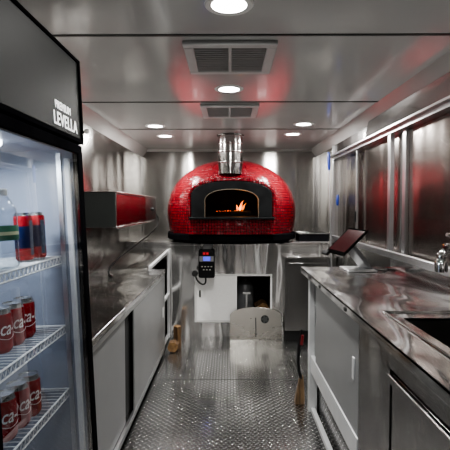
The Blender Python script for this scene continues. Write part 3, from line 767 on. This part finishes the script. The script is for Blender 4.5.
B(.575,.592,-.062,-.045,.26,1.64).build('pale_strip','strip',fg,.003)
B(.545,.56,-.050,-.044,.26,1.66).build('shelf_track','alu',fg)
lp = MB().lathe([(.055,1.672),(.055,1.662),(.045,1.650),(.001,1.645)],24,(.43,-.30,0)).build('interior_lamp','led',fg)
m = MB()
for x in (.03,.56):
    for y in (yN+.05,-.05): MB().lathe([(.022,0 if x < .1 else -.026),(.022,.02),(.012,.03),(.012,.10)],12,(x,y,0)).build('foot','blackmat',fg)
B(.05,.58,yN+.02,-.02,.03,.12).build('plinth_grille','black',fg)
il = bpy.data.lights.new('fridge_light','AREA'); il.shape='DISK'; il.size=.10; il.energy=3.6; il.color=(.86,.92,1)
io = bpy.data.objects.new('fridge_light',il); C.objects.link(io); io.parent = fg; io.location = (.43,-.30,1.638)
def shelf(z, lab=None):
    m = MB(); ya_, yb_ = yN+.05, -.05; xf, xk = .545, .07
    m.tube([(xf,ya_,z),(xf,yb_,z)],.0030,6).tube([(xf,ya_,z-.024),(xf,yb_,z-.024)],.0025,6).tube([(xk,ya_,z),(xk,yb_,z)],.0030,6)
    m.tube([(xk,yb_,z),(xf,yb_,z)],.0030,6).tube([(xk,ya_,z),(xf,ya_,z)],.0030,6).tube([((xk+xf)/2,ya_,z-.003),((xk+xf)/2,yb_,z-.003)],.0025,6)
    k = 0; y = ya_+.012
    while y < yb_:
        m.tube([(xk,y,z+.0015),(xf,y,z+.0015)],.0016,5); y += .024
    zz = []; y = ya_; up = True
    while y < yb_:
        zz.append((xf,y,z if up else z-.024)); y += .013; up = not up
    m.tube(zz,.0018,5)
    return m.build('wire_shelf','wire',fg)
def w2l(x, y, z):
    th = math.radians(-2.4); dx, dy = x+1.06, y-1.57
    return (dx*math.cos(th)-z*math.sin(th), dy, dx*math.sin(th)+z*math.cos(th))
SZ = []
for wz in (1.333,1.095,.876,.60):
    lz = w2l(-.56,1.47,wz)[2]; SZ.append(lz); shelf(lz)
def floc(x, y, lz):
    """room position on a fridge shelf (local height lz) over the room spot x,y"""
    th = math.radians(2.4); lx = (x+1.06 + lz*math.sin(th))/math.cos(th)
    return Vector((-1.06,1.57,0)) + Matrix.Rotation(-th,3,'Y') @ Vector((lx,y-1.57,lz+.0032))
LEAN = (0,math.radians(-2.4),0)

# cola cans
def wrap(mb, r, ang0, z0):
    for v in mb.bm.verts:
        a = v.co.x/r; rad = r + .0003 + v.co.z
        v.co = Vector((rad*math.cos(ang0+a), rad*math.sin(ang0+a), z0+v.co.y))
    return mb
def subdiv(mb, n=2):
    bmesh.ops.subdivide_edges(mb.bm, edges=[e for e in mb.bm.edges if e.calc_length() > .006], cuts=n); return mb
cola = thing('soda_can','red cola can on the middle fridge shelf, farthest of its row','can',(0,0,0),'red cola cans in the fridge',world=False)
MB().lathe([(.0245,0),(.027,.003),(.0325,.012),(.0331,.016),(.0331,.104),(.0318,.109)],32).build('can_body','cokered',cola)
MB().lathe([(.0318,.1085),(.0272,.1215),(.0275,.1235),(.0262,.1240),(.0255,.1205),(.001,.1200)],32,cap0=False,cap1=False).build('can_lid','canalu',cola)
sc_ = subdiv(text_bm('Coca-Cola',.054,.0003,.32,.0002,.72)); wrap(sc_,.0331,math.radians(-12),.052).build('script','sodawhite',cola)
m = MB()
path = [(.0334*math.cos(math.radians(a)),.0334*math.sin(math.radians(a)),.046-.004+.004*math.sin(math.radians(a*3))) for a in range(-110,40,6)]
m.tube(path,.0007,5).build('ribbon','sodawhite',cola)
spots = [(-.637,1.385,1,'red cola can on the middle fridge shelf, farthest of its row'),(-.636,1.313,1,'red cola can in the middle of the row on the middle fridge shelf'),(-.638,1.24,1,'red cola can on the middle fridge shelf, cut by the photo edge'),
         (-.597,1.325,2,'red cola can on the lower fridge shelf, farthest of its row'),(-.599,1.255,2,'red cola can in the middle of the row on the lower fridge shelf'),(-.602,1.183,2,'red cola can on the lower fridge shelf, cut by the photo edge')]
for i,(x,y,s_,lab) in enumerate(spots):
    o = cola if i == 0 else dup(cola)
    o.location = floc(x,y,SZ[s_]); o['label'] = lab; o.rotation_euler = (0,math.radians(-2.4),random.uniform(-.25,.25))
# slim cans
sl = thing('slim_can','slim red and navy drink can on the top fridge shelf, farther one','can',(0,0,0),'slim cans on the top fridge shelf',world=False)
MB().lathe([(.019,0),(.0225,.004),(.0265,.012),(.0265,.132),(.0245,.140)],28).build('can_body','energy',sl)
MB().lathe([(.0247,.1395),(.0225,.147),(.0225,.149),(.0212,.149),(.0205,.146),(.001,.1455)],28,cap0=False,cap1=False).build('can_lid','canalu',sl)
m = MB(); rr=.02675
m.loops([[(rr*math.cos(math.radians(a)),rr*math.sin(math.radians(a)),z) for z in (.02,.125)] for a in range(-46,-8,6)],False,False,False); m.build('side_panel','energypanel',sl,recalc=False)
sl.location = floc(-.609,1.425,SZ[0]); sl.rotation_euler = (0,math.radians(-2.4),.1)
s2 = dup(sl,floc(-.621,1.362,SZ[0]),'slim red and navy drink can on the top fridge shelf, beside the water bottle'); s2.rotation_euler = (0,math.radians(-2.4),.35)
# water bottle
wbt = thing('water_bottle','clear plastic water bottle with green label and white cap on the top fridge shelf','bottle',floc(-.604,1.205,SZ[0]),world=False)
wbt.rotation_euler = LEAN
prof = [(.030,0),(.036,.006)]
for k in range(8):
    z = .012+.011*k; prof += [(.038,z),(.0365,z+.0055)]
prof += [(.038,.102),(.038,.150),(.0375,.153),(.036,.160),(.029,.176),(.019,.190),(.0135,.196),(.0135,.198)]
MB().lathe(prof,28,cap1=False).build('bottle_body','pet',wbt)
MB().lathe([(r*.95,max(z,.002)) for r,z in prof if z < .172],28).build('water_fill','water',wbt)
MB().lathe([(.0383,.076),(.0386,.077),(.0386,.114),(.0383,.115)],28,cap0=False,cap1=False).build('label_band','label',wbt)
MB().lathe([(.0155,.196),(.0162,.198),(.0162,.212),(.014,.2145),(.001,.2145)],20).build('cap','cap',wbt)

# ------------------------------------------------------------------ world, camera
w = bpy.data.worlds.new('world'); bpy.context.scene.world = w; w.use_nodes = True
w.node_tree.nodes['Background'].inputs[0].default_value = (.5,.5,.5,1); w.node_tree.nodes['Background'].inputs[1].default_value = .1
cam = bpy.data.cameras.new('camera'); co = bpy.data.objects.new('camera',cam); C.objects.link(co)
cam.sensor_width = 36; cam.sensor_fit = 'HORIZONTAL'; cam.lens = 36.0; cam.clip_start = .02
co.location = (0,0,1.5)
co.rotation_euler = (PI/2-math.atan(18/450), 0, math.atan(4/450))
sc = bpy.context.scene; sc.camera = co
sc.view_settings.view_transform = 'AgX'; sc.view_settings.look = 'AgX - Medium High Contrast'; sc.view_settings.exposure = .3
sc.cycles.use_denoising = True
sc.cycles.max_bounces = 10; sc.cycles.glossy_bounces = 8; sc.cycles.transparent_max_bounces = 16
sc.cycles.sample_clamp_indirect = 3.
for o in bpy.data.objects:
    if '_wl' in o: del o['_wl']
